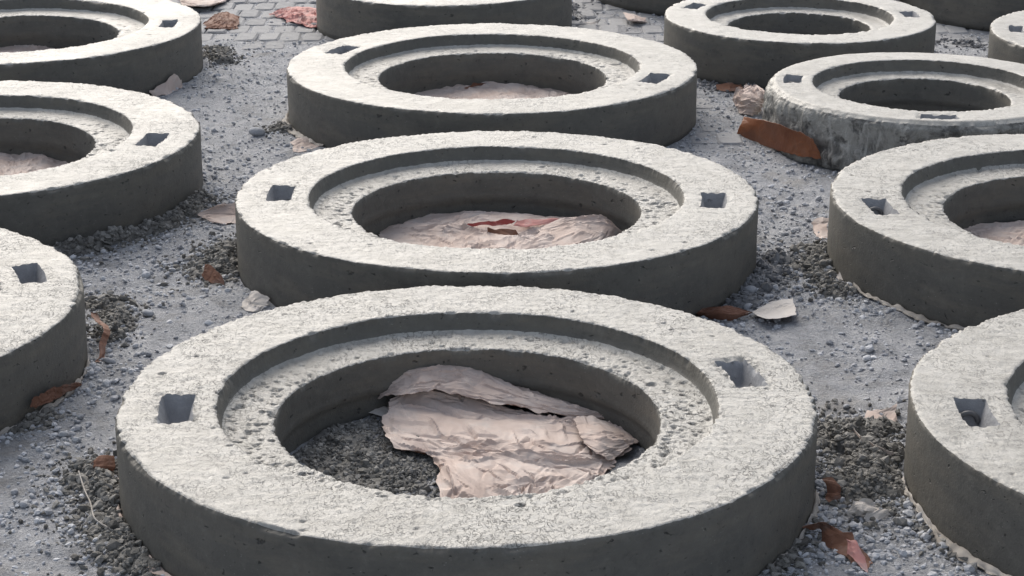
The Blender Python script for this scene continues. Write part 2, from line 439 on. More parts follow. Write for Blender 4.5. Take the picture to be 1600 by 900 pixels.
        F4 = np.concatenate([np.stack([np.arange(L) + g * L, (np.arange(L) + 1) % L + g * L, (np.arange(L) + 1) % L + (g + 1) * L, np.arange(L) + (g + 1) * L], -1) for g in range(4)])
        F3 = np.stack([np.arange(L) + 4 * L, (np.arange(L) + 1) % L + 4 * L, np.full(L, 5 * L)], -1)
        pk = mesh('lifting_pocket', PV, [F4, F3], M['pocket'], root)
        if loop:                                   # bent steel bar across the pocket
            nseg, ns = 18, 8; rt = .0034; Rb = w_ * .56; pts = []
            for i in range(nseg + 1):
                f = pi * i / nseg
                c = cen + er * (Rb * math.cos(f)) + np.array([0, 0, H - .026 + Rb * 1.0 * math.sin(f)]) + et * (h_ * .66 * loop)
                nrm = er * math.cos(f) + np.array([0, 0, math.sin(f)])
                for k in range(ns):
                    g = 2 * pi * k / ns; pts.append(c + nrm * (rt * math.cos(g)) + et * (rt * math.sin(g)))
            FF = [[i * ns + k, i * ns + (k + 1) % ns, (i + 1) * ns + (k + 1) % ns, (i + 1) * ns + k] for i in range(nseg) for k in range(ns)]
            lp = mesh('lifting_bar', np.array(pts), np.array(FF), M['steel'], pk)
    kk = np.arange(K); jj = np.arange(N)
    A = kk[:, None] * N + jj[None]; B = kk[:, None] * N + (jj[None] + 1) % N
    A2 = ((kk + 1) % K)[:, None] * N + jj[None]; B2 = ((kk + 1) % K)[:, None] * N + (jj[None] + 1) % N
    F = np.stack([A, B, B2, A2], -1); F = F[keep]
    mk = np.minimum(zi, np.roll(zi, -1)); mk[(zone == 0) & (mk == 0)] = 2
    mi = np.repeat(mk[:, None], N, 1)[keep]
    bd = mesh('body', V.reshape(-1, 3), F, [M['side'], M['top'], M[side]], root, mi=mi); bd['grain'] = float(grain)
    return root

def ang(key, px, py):
    r = RINGS[key]; p = P(px, py, HGT); return math.atan2(p[1] - r[1], p[0] - r[0])

make_ring('A1', 'large grey concrete ring with torn kraft paper and dark crumbs inside its hole', 1200, .0025, .006,
          [(ang('A1', 270, 637), 0), (ang('A1', 1133, 583), 0)], 1, 260)
make_ring('A2', 'large concrete ring holding dusty paper with red printed strips in its hole', 1000, .003, .007,
          [(ang('A2', 443, 301), 0), (ang('A2', 1106, 312), -1)], 2, 230, tilt=(-.5, 0))
make_ring('A3', 'large concrete ring with a flat pale paper sheet in its hole, between two rows', 760, .0042, .009,
          [(ang('A3', 525, 76), 0), (ang('A3', 1028, 122), 0)], 3, 170)
make_ring('A4', 'small concrete ring beside the pink paper on the block paving', 420, .007, .012, [(pi * .98, 0), (0.02, 0)], 4, 30)
make_ring('L1', 'large concrete ring beside the brown dirt patch on the block paving', 640, .005, .01, [(ang('L1', 262, 36), 0), (ang('L1', 262, 36) + pi, 0)], 5, 90)
make_ring('L2', 'large concrete ring with a dark crumb ridge along its base and pitted ledge', 820, .0038, .008,
          [(ang('L2', 228, 218), 0), (ang('L2', 228, 218) + pi, 0)], 6, 200)
make_ring('L3', 'large concrete ring with brown paper ribbon stuck upright against its base', 800, .0038, .007,
          [(ang('L3', 43, 427), 0), (ang('L3', 43, 427) + pi, 0)], 7, 140)
make_ring('B1', 'large ring with a barred pocket and wide pale paper fringe below', 850, .0033, .0065,
          [(ang('B1', 1526, 643), -1), (ang('B1', 1526, 643) + pi, 0)], 8, 160)
make_ring('B2', 'large ring with a barred pocket, standing in front of the crusted small ring', 780, .004, .008,
          [(ang('B2', 1372, 321), -1), (ang('B2', 1372, 321) + pi, 0)], 9, 150)
make_ring('S1', 'small concrete ring with a pale crusted wall beside the orange-brown paper', 620, .004, .006,
          [(ang('S1', 1250, 123), -1), (ang('S1', 1463, 171), 0, .019, .036)], 10, 30, side='crust')
make_ring('S2', 'small smooth concrete ring with two pockets, standing behind the crusted ring', 480, .006, .011,
          [(ang('S2', 1083, 8), 0), (ang('S2', 1412, 21), 0)], 11, 30)
make_ring('S3', 'small concrete ring with one pocket in view, beside the crusted small ring', 440, .006, .011, [(ang('S3', 1575, 44), 0)], 12, 30)
make_ring('S4', 'concrete ring whose dark wall shows above litter and the smooth small ring', 360, .01, .014, [(pi, 0), (0, 0)], 13, 10)
make_ring('S5', 'concrete ring whose dark wall stands behind two small rings', 320, .01, .014, [(pi, 0), (0, 0)], 14, 10)

# ------------------------------------------------------------------ loose stones, crumbs
def ico(sub):
    import bmesh
    bm = bmesh.new(); bmesh.ops.create_icosphere(bm, subdivisions=sub, radius=1)
    v = np.array([x.co[:] for x in bm.verts]); f = np.array([[y.index for y in x.verts] for x in bm.faces]); bm.free(); return v, f
ICO1, ICO2, ICO3 = ico(1), ico(2), ico(3)

def stones(cen, rad, base, rough=.22, flat=.75, seed=0):
    """many pebbles as one vertex / face array"""
    g = np.random.default_rng(seed); bv, bf = base; n, k = len(cen), len(bv)
    q = g.normal(size=(n, 4)); q /= np.linalg.norm(q, axis=1)[:, None]
    w_, x, y, z = q.T
    Rm = np.stack([1 - 2 * (y * y + z * z), 2 * (x * y - z * w_), 2 * (x * z + y * w_), 2 * (x * y + z * w_), 1 - 2 * (x * x + z * z), 2 * (y * z - x * w_),
                   2 * (x * z - y * w_), 2 * (y * z + x * w_), 1 - 2 * (x * x + y * y)], -1).reshape(n, 3, 3)
    sc_ = g.uniform(.55, 1.3, (n, 1, 3)); v = bv[None] * sc_
    v = v * (1 + rough * g.normal(size=(n, k, 1)) * .6)
    v = np.einsum('nij,nkj->nki', Rm, v); v[..., 2] *= flat
    V = (v * rad[:, None, None] + cen[:, None]).reshape(-1, 3)
    F = (bf[None] + (np.arange(n) * k)[:, None, None]).reshape(-1, 3)
    return V, F, np.repeat(g.random(n), k)

def free_mask(x, y, pad=.004):
    ok = np.ones(len(x), bool)
    for (cx, cy, R, Rr, Rh) in RINGS.values():
        d = np.hypot(x - cx, y - cy); ok &= (d > R + pad) | (d < Rh - pad - .006)
    return ok

def build_gravel():
    g = np.random.default_rng(21); n = 145000
    y = 1.75 * (5.7 / 1.75) ** g.random(n); x = g.uniform(-1, 1, n) * (y * .29 + .12)
    den = np.clip(.40 + .55 * fbm(x * 3.4, y * 3.4, 0, 77, 3) + .25 * fbm(x * 14, y * 14, 0, 78, 2), .03, 1)
    near = np.zeros(n)
    for (cx, cy, R, Rr, Rh) in RINGS.values():
        d = np.hypot(x - cx, y - cy) - R; near = np.maximum(near, np.exp(-np.clip(d, 0, 9) / .06))
        inside = np.hypot(x - cx, y - cy) < Rh
        den = np.where(inside, 0, den)
    den = np.clip(den * .70 + near * .45 * (den > 0), 0, 1) * (1 - .8 * exposed(x, y))
    coarse = np.zeros(n)
    for px, py, rad, amt in ((1310, 850, .07, .9), (1250, 800, .05, .8), (1440, 840, .06, .8), (1390, 870, .06, .7), (250, 340, .09, .6), (330, 330, .06, .5), (205, 480, .06, .6), (150, 600, .06, .7),
                             (60, 790, .09, .4), (100, 700, .06, .5), (250, 420, .06, .5), (1150, 462, .05, .9), (1340, 480, .06, .7), (1330, 560, .07, .5), (1240, 330, .08, .5), (1130, 160, .08, .7), (480, 250, .05, .4), (350, 250, .06, .4), (300, 400, .06, .5)):
        p = P(px, py, 0); coarse = np.maximum(coarse, amt * .7 * np.exp(-((x - p[0]) ** 2 + (y - p[1]) ** 2) / rad ** 2))
    den = np.clip(np.where(den > 0, den + coarse, den), 0, 1)
    ok = (g.random(n) < den) & free_mask(x, y); coarse = coarse[ok]
    x, y = x[ok], y[ok]; n = len(x)
    r = np.clip(np.exp(g.normal(math.log(.0024), .42, n)) * (1 + .2 * coarse), .0011, .0060)
    z = dust(x, y) + r * g.uniform(-.1, .6, n)
    big = (r > .0042) & (y < 3.6); small = ~big
    parts = [stones(np.stack([x, y, z], -1)[s], r[s], b, .2, .72, sd) for s, b, sd in ((big, ICO2, 1), (small, ICO1, 2))]
    V = np.concatenate([p[0] for p in parts]); F = np.concatenate([parts[0][1], parts[1][1] + len(parts[0][0])]); t = np.concatenate([p[2] for p in parts])
    o = mesh('gravel', V, F, M['gravel'], tint=t, smooth=False); tag(o, 'fine dusty blue-grey gravel strewn over the ground between the rings', 'gravel', kind='stuff')
    print('gravel', n, len(F))
build_gravel()

def heap(path, wid, hgt, n, m, label, seed, rmin=.0025, rmax=.0065, name='crumb_heap', cat='crumb heap', group='heaps of spilled concrete crumbs'):
    """a low ridge of spilled crumbs along a pixel path on the ground"""
    g = np.random.default_rng(seed * 7 + 3)
    pts = path if isinstance(path, np.ndarray) else np.array([P(a, b, 0)[:2] for a, b in path]); org = np.array([*pts.mean(0), 0])
    def dist(x, y):
        if len(pts) == 1: return np.hypot(x - pts[0, 0], y - pts[0, 1])
        best = np.full(x.shape, 9.0)
        for a, b in zip(pts[:-1], pts[1:]):
            ab = b - a; t = np.clip(((x - a[0]) * ab[0] + (y - a[1]) * ab[1]) / (ab @ ab), 0, 1)
            best = np.minimum(best, np.hypot(x - a[0] - t * ab[0], y - a[1] - t * ab[1]))
        return best
    def prof(x, y):
        d = dist(x, y) / (wid * (.85 + .75 * fbm(x * 22, y * 22, 0, seed, 3)).clip(.2, 2))
        return .75 * hgt * np.clip(1 - d * d, 0, 1) * (.75 + .5 * fbm(x * 30, y * 30, 0, seed + 4, 3))
    lo, hi = pts.min(0) - wid * 1.5, pts.max(0) + wid * 1.5; st = .005
    xs = np.arange(lo[0], hi[0], st); ys = np.arange(lo[1], hi[1], st); X, Y = np.meshgrid(xs, ys)
    pf = prof(X, Y); Z = np.where(pf > .0006, dust(X, Y) + pf + .0032 * fbm(X * 120, Y * 120, 0, seed + 9, 3), -.01)
    nx, ny = len(xs), len(ys); i = np.arange(ny - 1)[:, None] * nx + np.arange(nx - 1)[None]
    F = np.stack([i, i + 1, i + nx + 1, i + nx], -1).reshape(-1, 4)
    zf = Z.reshape(-1)[F].max(1); F = F[zf > -.005]
    used = np.unique(F); rem = np.full(nx * ny, -1); rem[used] = np.arange(len(used)); V = np.stack([X, Y, Z], -1).reshape(-1, 3)[used]; F = rem[F]
    for (cx, cy, R, Rr, Rh) in RINGS.values():           # the mound stops at the ring walls
        d = np.hypot(V[:, 0] - cx, V[:, 1] - cy); s = (d < R + .001) & (d > Rh - .002); V[s, 2] = np.minimum(V[s, 2], .004)
    n = int(n * 2.0)
    root = empty(name, org); tag(root, label, cat, group)
    mesh('mound', V - org, F, M[m], root, tint=g.random(len(V)) * .5)
    # crumbs
    x = g.uniform(lo[0] - wid * .9, hi[0] + wid * .9, n * 16); y = g.uniform(lo[1] - wid * .9, hi[1] + wid * .9, n * 16)
    d = dist(x, y) / wid; ok = (g.random(len(x)) < np.exp(-np.abs(d) ** 1.35 * 1.25)) & free_mask(x, y, .003)
    x, y = x[ok][:n], y[ok][:n]
    r = np.clip(np.exp(g.normal(math.log(.52 * (rmin + rmax) / 2), .45, len(x))), .0011, rmax * 1.3)
    z = dust(x, y) + prof(x, y) + r * g.uniform(-.1, .55, len(x))
    V, F, t = stones(np.stack([x, y, z], -1) - org, r, ICO1, .36, .85, seed)
    o = mesh('crumbs', V, F, M[m], root, tint=t ** 1.3, smooth=False); tag(o, kind='stuff')
    return root

def along(key, a0, a1, off, n=6):
    cx, cy, R, *_ = RINGS[key]; a = np.linspace(a0, a1, n); return np.stack([cx + (R + off) * np.cos(a), cy + (R + off) * np.sin(a)], -1)

heap([(352, 395), (345, 425)], .045, .016, 500, 'wet', 'dark damp crumb heap beside the ring with red printed paper', 1)
heap(along('L2', -1.05, -.12, .014), .026, .026, 900, 'wet', 'long dark crumb ridge hugging the base of a large ring', 2)
heap([(160, 478), (180, 500), (172, 530)], .028, .014, 330, 'wet', 'brownish dark crumb heap behind the upright brown paper ribbon', 3)
heap([(150, 745), (170, 790), (205, 850), (260, 885)], .040, .014, 950, 'wet', 'broad dark crumb spill with a curved string lying across it', 4)
heap([(1330, 690), (1345, 735), (1375, 770)], .060, .020, 1500, 'wet', 'big black damp crumb heap filling the gap between two large rings', 5)
heap([(1288, 395), (1268, 425), (1300, 455)], .034, .014, 420, 'wet', 'dark crumb heap at the base of the ring in front of the crusted ring', 6)
heap([(1215, 410), (1190, 445), (1150, 470)], .034, .014, 420, 'mid', 'grey dusty crumb heap behind the curled brown and white paper', 7, .003, .008)
heap([(335, 82), (350, 98)], .035, .018, 240, 'wet', 'dark crumb heap on the edge of the bare block paving', 8)
heap([(440, 205), (462, 205)], .03, .012, 180, 'wet', 'small dark crumb heap next to the round grey stone', 9)
heap([(1490, 838), (1545, 868), (1600, 890)], .024, .010, 520, 'wet', 'dark crumb strip under the pale paper fringe', 10)
heap([(1100, 125), (1150, 138), (1185, 140)], .035, .014, 300, 'mid', 'bluish grey crumb heap behind the crumpled pink-beige paper', 11)
heap([(1225, 840), (1200, 880)], .024, .012, 260, 'wet', 'dark crumb spill where the twisted brown ribbon starts', 12)
heap([(20, 672), (55, 660)], .018, .010, 160, 'wet', 'little dark crumb heap below the flat brown paper strip', 13)
heap([(1475, 66), (1525, 72)], .04, .010, 160, 'mid', 'grey crumb scatter between two small rings', 14)
heap([(893, 10), (898, 30)], .03, .012, 100, 'mid', 'grey crumb heap beside a curled paper scrap on the paving', 15)
heap([(480, 660), (520, 690), (575, 715), (622, 738)], .078, .007, 2600, 'wet', 'bed of dark damp crumbs on the floor of the ring hole', 16, .002, .0046, group=None, name='crumb_bed', cat='crumb bed')

def pebble(px, py, wpx, label, seed, m='gravel'):
    p = P(px, py, 0); d = p[1] * cP + HC * sP; r = wpx * d / FPX / 2
    V, F, t = stones(np.zeros((1, 3)), np.array([r]), ICO3, .035, .8, seed)
    V *= 1 + .10 * fbm(V[:, :1] / r * 1.3, V[:, 1:2] / r * 1.3, V[:, 2:] / r * 1.3, seed, 2)
    o = mesh('pebble', V, F, M[m], tint=t * 0 + .25); o.location = (p[0], p[1], float(dust(p[0], p[1])) + r * .5)
    return tag(o, label, 'pebble', 'larger loose stones')
pebble(402, 214, 25, 'round grey stone lying alone on the dusty ground', 1)
pebble(232, 497, 20, 'round grey stone between the brown ribbon and a ring', 2)
pebble(1150, 455, 17, 'grey stone on the heap behind the curled paper', 3)
pebble(1172, 462, 20, 'lumpy grey stone touching the curled paper heap', 4)
pebble(1132, 474, 17, 'grey stone at the foot of a ring by the brown curl', 5)
pebble(1168, 483, 15, 'grey stone just behind the brown and white curl', 6)
pebble(1322, 640, 15, 'dusty dark stone above the black crumb heap', 7)
pebble(1425, 768, 16, 'dark stone by the pale paper fringe', 8, 'mid')
pebble(1256, 830, 11, 'small pale stone resting inside the twisted brown ribbon', 9)
pebble(433, 466, 16, 'angular grey stone beside the crumpled dark-holed paper', 10)
pebble(172, 570, 17, 'grey stone at the end of the brown ribbon', 11)
pebble(37, 655, 14, 'pale stone beside the little dark crumb heap', 12)
pebble(1435, 815, 15, 'pale gravel stone beside the paper fringe', 13)
pebble(1308, 737, 9, 'light blue-grey pebble on the black crumb heap', 14)

# ------------------------------------------------------------------ torn cement-bag paper
def catmull(A, t, ax):
    """resample a lattice along one axis with Catmull-Rom"""
    A = np.moveaxis(A, ax, 0); n = len(A); u = t * (n - 1); i = np.clip(np.floor(u).astype(int), 0, n - 2); f = (u - i).reshape(-1, *([1] * (A.ndim - 1)))
    p0 = A[np.maximum(i - 1, 0)]; p1 = A[i]; p2 = A[i + 1]; p3 = A[np.minimum(i + 2, n - 1)]
    r = .5 * (2 * p1 + (p2 - p0) * f + (2 * p0 - 5 * p1 + 4 * p2 - p3) * f ** 2 + (3 * p1 - p0 - 3 * p2 + p3) * f ** 3)
    return np.moveaxis(r, 0, ax)

def facets(u, v, wl, a, seed):
    """piecewise flat relief on a skewed triangular lattice: straight, sharp creases"""
    x = (u * math.cos(a) - v * math.sin(a)) / wl; y = (u * math.sin(a) + v * math.cos(a)) / wl
    x, y = x + .35 * vn(x * .6, y * .6, 0, seed + 3), y + .35 * vn(x * .6, y * .6, 7, seed + 4)
    p = x + y * .577; q = y * 1.155
    i, j = np.floor(p), np.floor(q); f, g = p - i, q - j
    H = lambda a_, b_: hsh((i + a_).astype(np.int64), (j + b_).astype(np.int64), np.zeros_like(i).astype(np.int64), seed) * 2 - 1
    lo = H(0, 0) + f * (H(1, 0) - H(0, 0)) + g * (H(0, 1) - H(0, 0))
    hi = H(1, 1) + (1 - f) * (H(0, 1) - H(1, 1)) + (1 - g) * (H(1, 0) - H(1, 1))
    return np.where(f + g < 1, lo, hi)

def clear_of_rings(p, px, py, margin=.004):
    """slide a point along its own sight line until it is outside every ring wall"""
    z = p[2]
    for _ in range(60):
        bad = False
        for (cx, cy, R, Rr, Rh) in RINGS.values():
            d = math.hypot(p[0] - cx, p[1] - cy)
            if Rh + .012 < d < R + margin and p[2] < HGT: bad = True
        if not bad: return p
        z += .003; p = P(px, py, z)
    return P(px, py, p[2])

def paper(name, rows, label, up='kraft', down='brown', crumple=.002, seed=0, res=.003, cat='paper', group='scraps of torn cement-bag paper', tear=.004, clear=False, smooth=False):
    """a torn sheet through a lattice of (photo x, photo y, height) points, two faces 0.8 mm apart"""
    nc = max(len(r) for r in rows)
    L = np.array([[clear_of_rings(P(a, b, h), a, b, float(clear)) if clear else P(a, b, h) for a, b, h in r] for r in rows])
    lu = np.linalg.norm(np.diff(L, axis=1), axis=2).sum(1).max(); lv = np.linalg.norm(np.diff(L, axis=0), axis=2).sum(0).max()
    nu = int(np.clip(lu / res, 12, 200)); nv = int(np.clip(lv / res, 8, 150))
    S = catmull(catmull(L, np.linspace(0, 1, nu), 1), np.linspace(0, 1, nv), 0)
    U, Vv = np.meshgrid(np.linspace(0, lu, nu), np.linspace(0, lv, nv))
    du = np.gradient(S, axis=1); dv = np.gradient(S, axis=0); nr = np.cross(du, dv); nr /= np.linalg.norm(nr, axis=2)[..., None] + 1e-12
    if nr[..., 2].mean() < 0: nr = -nr; flip = True
    else: flip = False
    g = np.random.default_rng(seed + 500); h = np.zeros_like(U)
    wx = U + .006 * fbm(U * 25, Vv * 25, 0, seed + 1, 2); wy = Vv + .006 * fbm(U * 25, Vv * 25, 5, seed + 2, 2)
    h = crumple * (1.3 * facets(U, Vv, .060, g.uniform(0, 3), seed + 201) + .8 * facets(U, Vv, .026, g.uniform(0, 3), seed + 202) + .3 * facets(U, Vv, .012, 1, seed + 203))
    h = h * np.clip(.9 + .7 * fbm(U * 7, Vv * 7, 3, seed + 300, 2), .4, 1.5)
    for i in range(int(np.clip(lu * lv / .020 ** 2, 4, 150))):       # single sharp creases of limited length
        c0, c1 = g.uniform(0, lu), g.uniform(0, lv); a = g.normal(0, .55) if g.random() < .7 else g.uniform(0, pi)
        t = (U - c0) * math.cos(a) + (Vv - c1) * math.sin(a); d = -(U - c0) * math.sin(a) + (Vv - c1) * math.cos(a)
        d = d + .004 * vn(t * 60, t * 0, i, seed + 9)
        ln = g.uniform(.012, .055); wd = g.uniform(.003, .009); am = crumple * g.uniform(.5, 1.5) * (1 if g.random() < .65 else -1)
        h = h + am * np.clip(1 - np.abs(d) / np.where(d > 0, wd, wd * .45), 0, 1) * np.clip(1.4 - np.abs(t) / ln * 1.4, 0, 1)
    # torn outline: shift the border vertices along the sheet
    eu = np.minimum(np.arange(nu), np.arange(nu)[::-1])[None]; ev = np.minimum(np.arange(nv), np.arange(nv)[::-1])[:, None]
    bu = np.exp(-(eu / 1.2) ** 2); bv = np.exp(-(ev / 1.2) ** 2)
    tu = du / (np.linalg.norm(du, axis=2)[..., None] + 1e-9); tv = dv / (np.linalg.norm(dv, axis=2)[..., None] + 1e-9)
    j1 = fbm(U * 60, Vv * 60, 0, seed + 70, 3) * tear; j2 = fbm(U * 60, Vv * 60, 9, seed + 71, 3) * tear
    S = S + tu * (bu * j1)[..., None] + tv * (bv * j2)[..., None] + nr * h[..., None]
    lowest = S[..., 2] - (dust(S[..., 0], S[..., 1]) + .0016)
    S[..., 2] = np.where(lowest < 0, S[..., 2] - lowest * .9, S[..., 2])
    S2 = S - nr * .0004
    org = np.array([S[..., 0].mean(), S[..., 1].mean(), 0.0])
    V = np.concatenate([S.reshape(-1, 3), S2.reshape(-1, 3)]) - org; n = nu * nv
    i = np.arange(nv - 1)[:, None] * nu + np.arange(nu - 1)[None]
    F1 = np.stack([i, i + 1, i + nu + 1, i + nu], -1).reshape(-1, 4)
    if flip: F1 = F1[:, ::-1]
    F2 = F1[:, [0, 3, 2, 1]] + n
    ring = np.concatenate([np.arange(nu), np.arange(1, nv) * nu + nu - 1, (nv - 1) * nu + np.arange(nu - 1)[::-1], np.arange(1, nv - 1)[::-1] * nu])
    nx_ = np.roll(ring, -1); F3 = np.stack([ring, nx_, nx_ + n, ring + n], -1)
    mi = np.concatenate([np.zeros(len(F1)), np.ones(len(F2)), np.zeros(len(F3))])
    o = mesh(name, V, np.concatenate([F1, F2, F3]), [M[up], M[down]], mi=mi, smooth=smooth); o.location = org
    # faceted folds
    return tag(o, label, cat, group)

# in the hole of the first ring
paper('kraft_sheet', [
    [(644, 594, .050), (705, 612, .034), (790, 636, .022), (880, 652, .014), (972, 664, .008)],
    [(610, 632, .024), (700, 648, .018), (790, 658, .016), (890, 672, .015), (990, 686, .008)],
    [(600, 664, .020), (690, 682, .018), (790, 692, .022), (880, 704, .018), (968, 712, .008)],
    [(622, 697, .020), (705, 700, .020), (795, 708, .022), (875, 716, .018), (958, 724, .008)],
    [(664, 707, .019), (720, 716, .020), (800, 724, .020), (870, 732, .016), (945, 738, .008)],
    [(686, 735, .016), (735, 750, .022), (795, 755, .018), (855, 758, .014), (928, 754, .008)],
    [(690, 792, .012), (740, 795, .012), (795, 795, .012), (855, 790, .010), (915, 776, .006)]],
    'big wrinkled kraft sheet lying in the hole beside dark crumbs', crumple=.0031, seed=1, res=.0022, tear=.006)
paper('kraft_flap', [
    [(602, 584, .010), (660, 580, .010), (738, 580, .010), (805, 606, .008), (885, 630, .006), (966, 655, .006)],
    [(590, 583, .050), (650, 573, .058), (735, 571, .056), (800, 603, .040), (880, 627, .028), (966, 651, .014)],
    [(584, 600, .040), (650, 590, .054), (712, 592, .050), (795, 618, .036), (885, 640, .024), (968, 654, .012)],
    [(577, 619, .026), (632, 616, .040), (690, 612, .042), (790, 632, .030), (890, 650, .018), (970, 657, .010)]],
    'long curled kraft flap standing up over the wrinkled sheet', crumple=.0018, seed=2, tear=.005)
paper('kraft_scrap', [
    [(898, 651, .022), (925, 651, .026), (952, 660, .018)],
    [(902, 678, .026), (942, 680, .028), (987, 688, .014)],
    [(914, 694, .022), (935, 708, .022), (955, 718, .012)]],
    'small lifted kraft scrap against the wall of the ring hole', crumple=.0016, seed=3)
paper('paper_strip', [
    [(548, 630, .006), (575, 633, .009), (612, 636, .010)], [(551, 641, .006), (578, 644, .009), (612, 652, .010)]],
    'narrow pale paper strip between dark crumbs and the curled flap', up='pale', crumple=.0012, seed=4)
# in the hole of the second ring
paper('kraft_sheet', [
    [(628, 340, .008), (720, 332, .014), (800, 334, .016), (880, 340, .014), (930, 346, .008)],
    [(590, 356, .006), (690, 350, .016), (770, 350, .018), (850, 354, .016), (940, 362, .008)],
    [(600, 374, .006), (690, 366, .014), (780, 370, .018), (860, 374, .014), (930, 380, .008)],
    [(640, 402, .006), (710, 400, .010), (780, 402, .012), (850, 402, .010), (910, 398, .006)]],
    'pale dusty kraft sheet under red printed strips in a ring hole', crumple=.0032, seed=5, res=.0035, tear=.006)
paper('kraft_flap', [
    [(842, 354, .018), (890, 340, .036), (932, 337, .042), (955, 350, .026)],
    [(846, 368, .018), (892, 358, .028), (942, 356, .030), (974, 366, .012)],
    [(852, 392, .012), (892, 388, .016), (934, 382, .014), (962, 374, .008)]],
    'bulging pale paper fold at the side of the red-striped hole', crumple=.0017, seed=6)
paper('red_strip', [[(728, 349, .026), (762, 345, .028), (806, 344, .028)], [(732, 353, .022), (765, 352, .022), (800, 350, .022)]],
      'thin bright red printed strip on the dusty kraft sheet', up='red', down='red', crumple=.0008, seed=7, res=.003, tear=.0025)
paper('red_strip', [[(806, 345, .028), (835, 342, .030), (885, 342, .030)], [(800, 352, .022), (830, 354, .022), (868, 347, .026)]],
      'faded pink-red strip beside the bright red one', up='pink', down='red', crumple=.0008, seed=8, res=.003, tear=.0025)
paper('brown_tab', [[(762, 357, .026), (785, 358, .024), (806, 359, .026)], [(762, 364, .018), (788, 366, .018), (812, 368, .018)]],
      'small brown folded tab in front of the red strips', up='brown', down='brown', crumple=.0008, seed=9, res=.003, tear=.002)
# other holes
paper('kraft_sheet', [
    [(610, 142, .006), (690, 128, .012), (780, 130, .016), (860, 134, .010), (915, 146, .006)],
    [(640, 152, .006), (710, 142, .010), (780, 144, .012), (860, 150, .010), (912, 154, .006)],
    [(665, 172, .006), (720, 172, .006), (790, 176, .008), (850, 172, .006), (890, 166, .004)]],
    'flat pale kraft sheet filling the hole of a far large ring', crumple=.002, seed=10, res=.005)
paper('brown_tab', [[(722, 137, .018), (745, 130, .02), (765, 128, .018)], [(728, 139, .014), (748, 135, .012), (766, 131, .014)]],
      'brown torn edge on the flat pale sheet', up='brown', down='brown', crumple=.001, seed=11, res=.004)
paper('kraft_sheet', [
    [(-60, 66, .006), (10, 62, .012), (60, 64, .010), (115, 70, .006)], [(-60, 80, .006), (10, 78, .008), (50, 80, .008), (95, 82, .004)], [(-60, 96, .004), (0, 96, .004), (40, 94, .004), (80, 90, .004)]],
    'pale kraft sheet in the hole of the ring by the block paving', crumple=.002, seed=12, res=.005)
paper('kraft_sheet', [
    [(-90, 236, .006), (0, 232, .012), (60, 234, .014), (118, 244, .006)], [(-90, 256, .006), (0, 252, .012), (50, 256, .012), (112, 262, .006)], [(-80, 285, .004), (0, 288, .006), (40, 286, .006), (88, 278, .004)]],
    'pale kraft sheet in the hole of the ring with the pitted ledge', crumple=.0024, seed=13, res=.005)
paper('kraft_sheet', [
    [(1510, 352, .006), (1590, 346, .012), (1680, 344, .012), (1780, 350, .006)], [(1505, 362, .006), (1590, 362, .014), (1680, 362, .012), (1790, 366, .006)],
    [(1540, 392, .004), (1610, 396, .008), (1690, 400, .008), (1770, 394, .004)]],
    'kraft sheet in the hole of the ring in front of the crusted ring', crumple=.0028, seed=14, res=.005)
# scraps on the ground
paper('curled_paper', [
    [(1086, 492, .001), (1125, 504, .001), (1165, 494, .006), (1205, 472, .012), (1238, 466, .014)],
    [(1090, 488, .012), (1125, 490, .018), (1165, 490, .012), (1203, 485, .010), (1242, 480, .012)],
    [(1098, 482, .012), (1125, 478, .026), (1165, 484, .014), (1200, 498, .014), (1245, 492, .014)]],
    'curled paper strip, brown at one end and white at the other', up='pale', down='brown', crumple=.0008, seed=20, res=.003, tear=.002)
paper('orange_paper', [
    [(1162, 181, .036), (1205, 191, .048), (1240, 203, .042), (1266, 215, .026), (1280, 236, .004)],
    [(1157, 195, .022), (1198, 207, .030), (1232, 219, .024), (1261, 229, .012), (1281, 242, .003)],
    [(1151, 208, .004), (1190, 226, .003), (1226, 238, .003), (1256, 245, .002), (1283, 249, .001)]],
    'stiff orange-brown paper piece leaning by the crusted small ring', up='orange', down='brown', clear=.018, crumple=.0004, seed=21, res=.0025, tear=.002, smooth=True)
paper('crumpled_paper', [
    [(1166, 131, .050), (1182, 134, .046), (1198, 142, .050)], [(1145, 157, .022), (1172, 155, .034), (1196, 155, .032)], [(1164, 178, .003), (1176, 181, .003), (1190, 173, .003)]],
    'crumpled pink-beige paper leaning on the crusted small ring', clear=.006, crumple=.0045, seed=22, up='kraft', down='kraft', res=.003)
paper('folded_scrap', [[(232, 143, .012), (256, 130, .022), (272, 117, .034), (284, 124, .020)], [(236, 149, .002), (258, 146, .008), (272, 138, .010), (286, 135, .003)], [(240, 153, .001), (262, 151, .001), (274, 145, .001), (287, 138, .001)]],
      'brown folded scrap with a pointed tip at the base of a large ring', clear=.006, up='kraft', down='brown', crumple=.0014, seed=23)
paper('kraft_scrap', [[(344, 319, .024), (356, 317, .026), (369, 317, .026)], [(310, 334, .008), (338, 333, .010), (369, 334, .012)], [(330, 347, .002), (350, 350, .002), (369, 350, .002)]],
      'two-part kraft scrap poking out near the dark damp heap', clear=.006, crumple=.0014, seed=24)
paper('brown_scrap', [[(320, 415, .022), (332, 420, .022), (350, 436, .016)], [(313, 433, .006), (330, 440, .006), (352, 447, .004)]],
      'little upright brown scrap below the dark damp heap', up='brown', down='kraft', crumple=.0012, seed=25, res=.003)
paper('crumpled_paper', [[(392, 454, .016), (404, 455, .018), (420, 468, .008)], [(384, 470, .010), (400, 470, .012), (418, 476, .006)], [(378, 486, .003), (396, 490, .003), (410, 484, .003)]],
      'crumpled grey-beige paper touching a large ring front', clear=.006, up='pale', down='kraft', crumple=.0020, seed=26, res=.003)
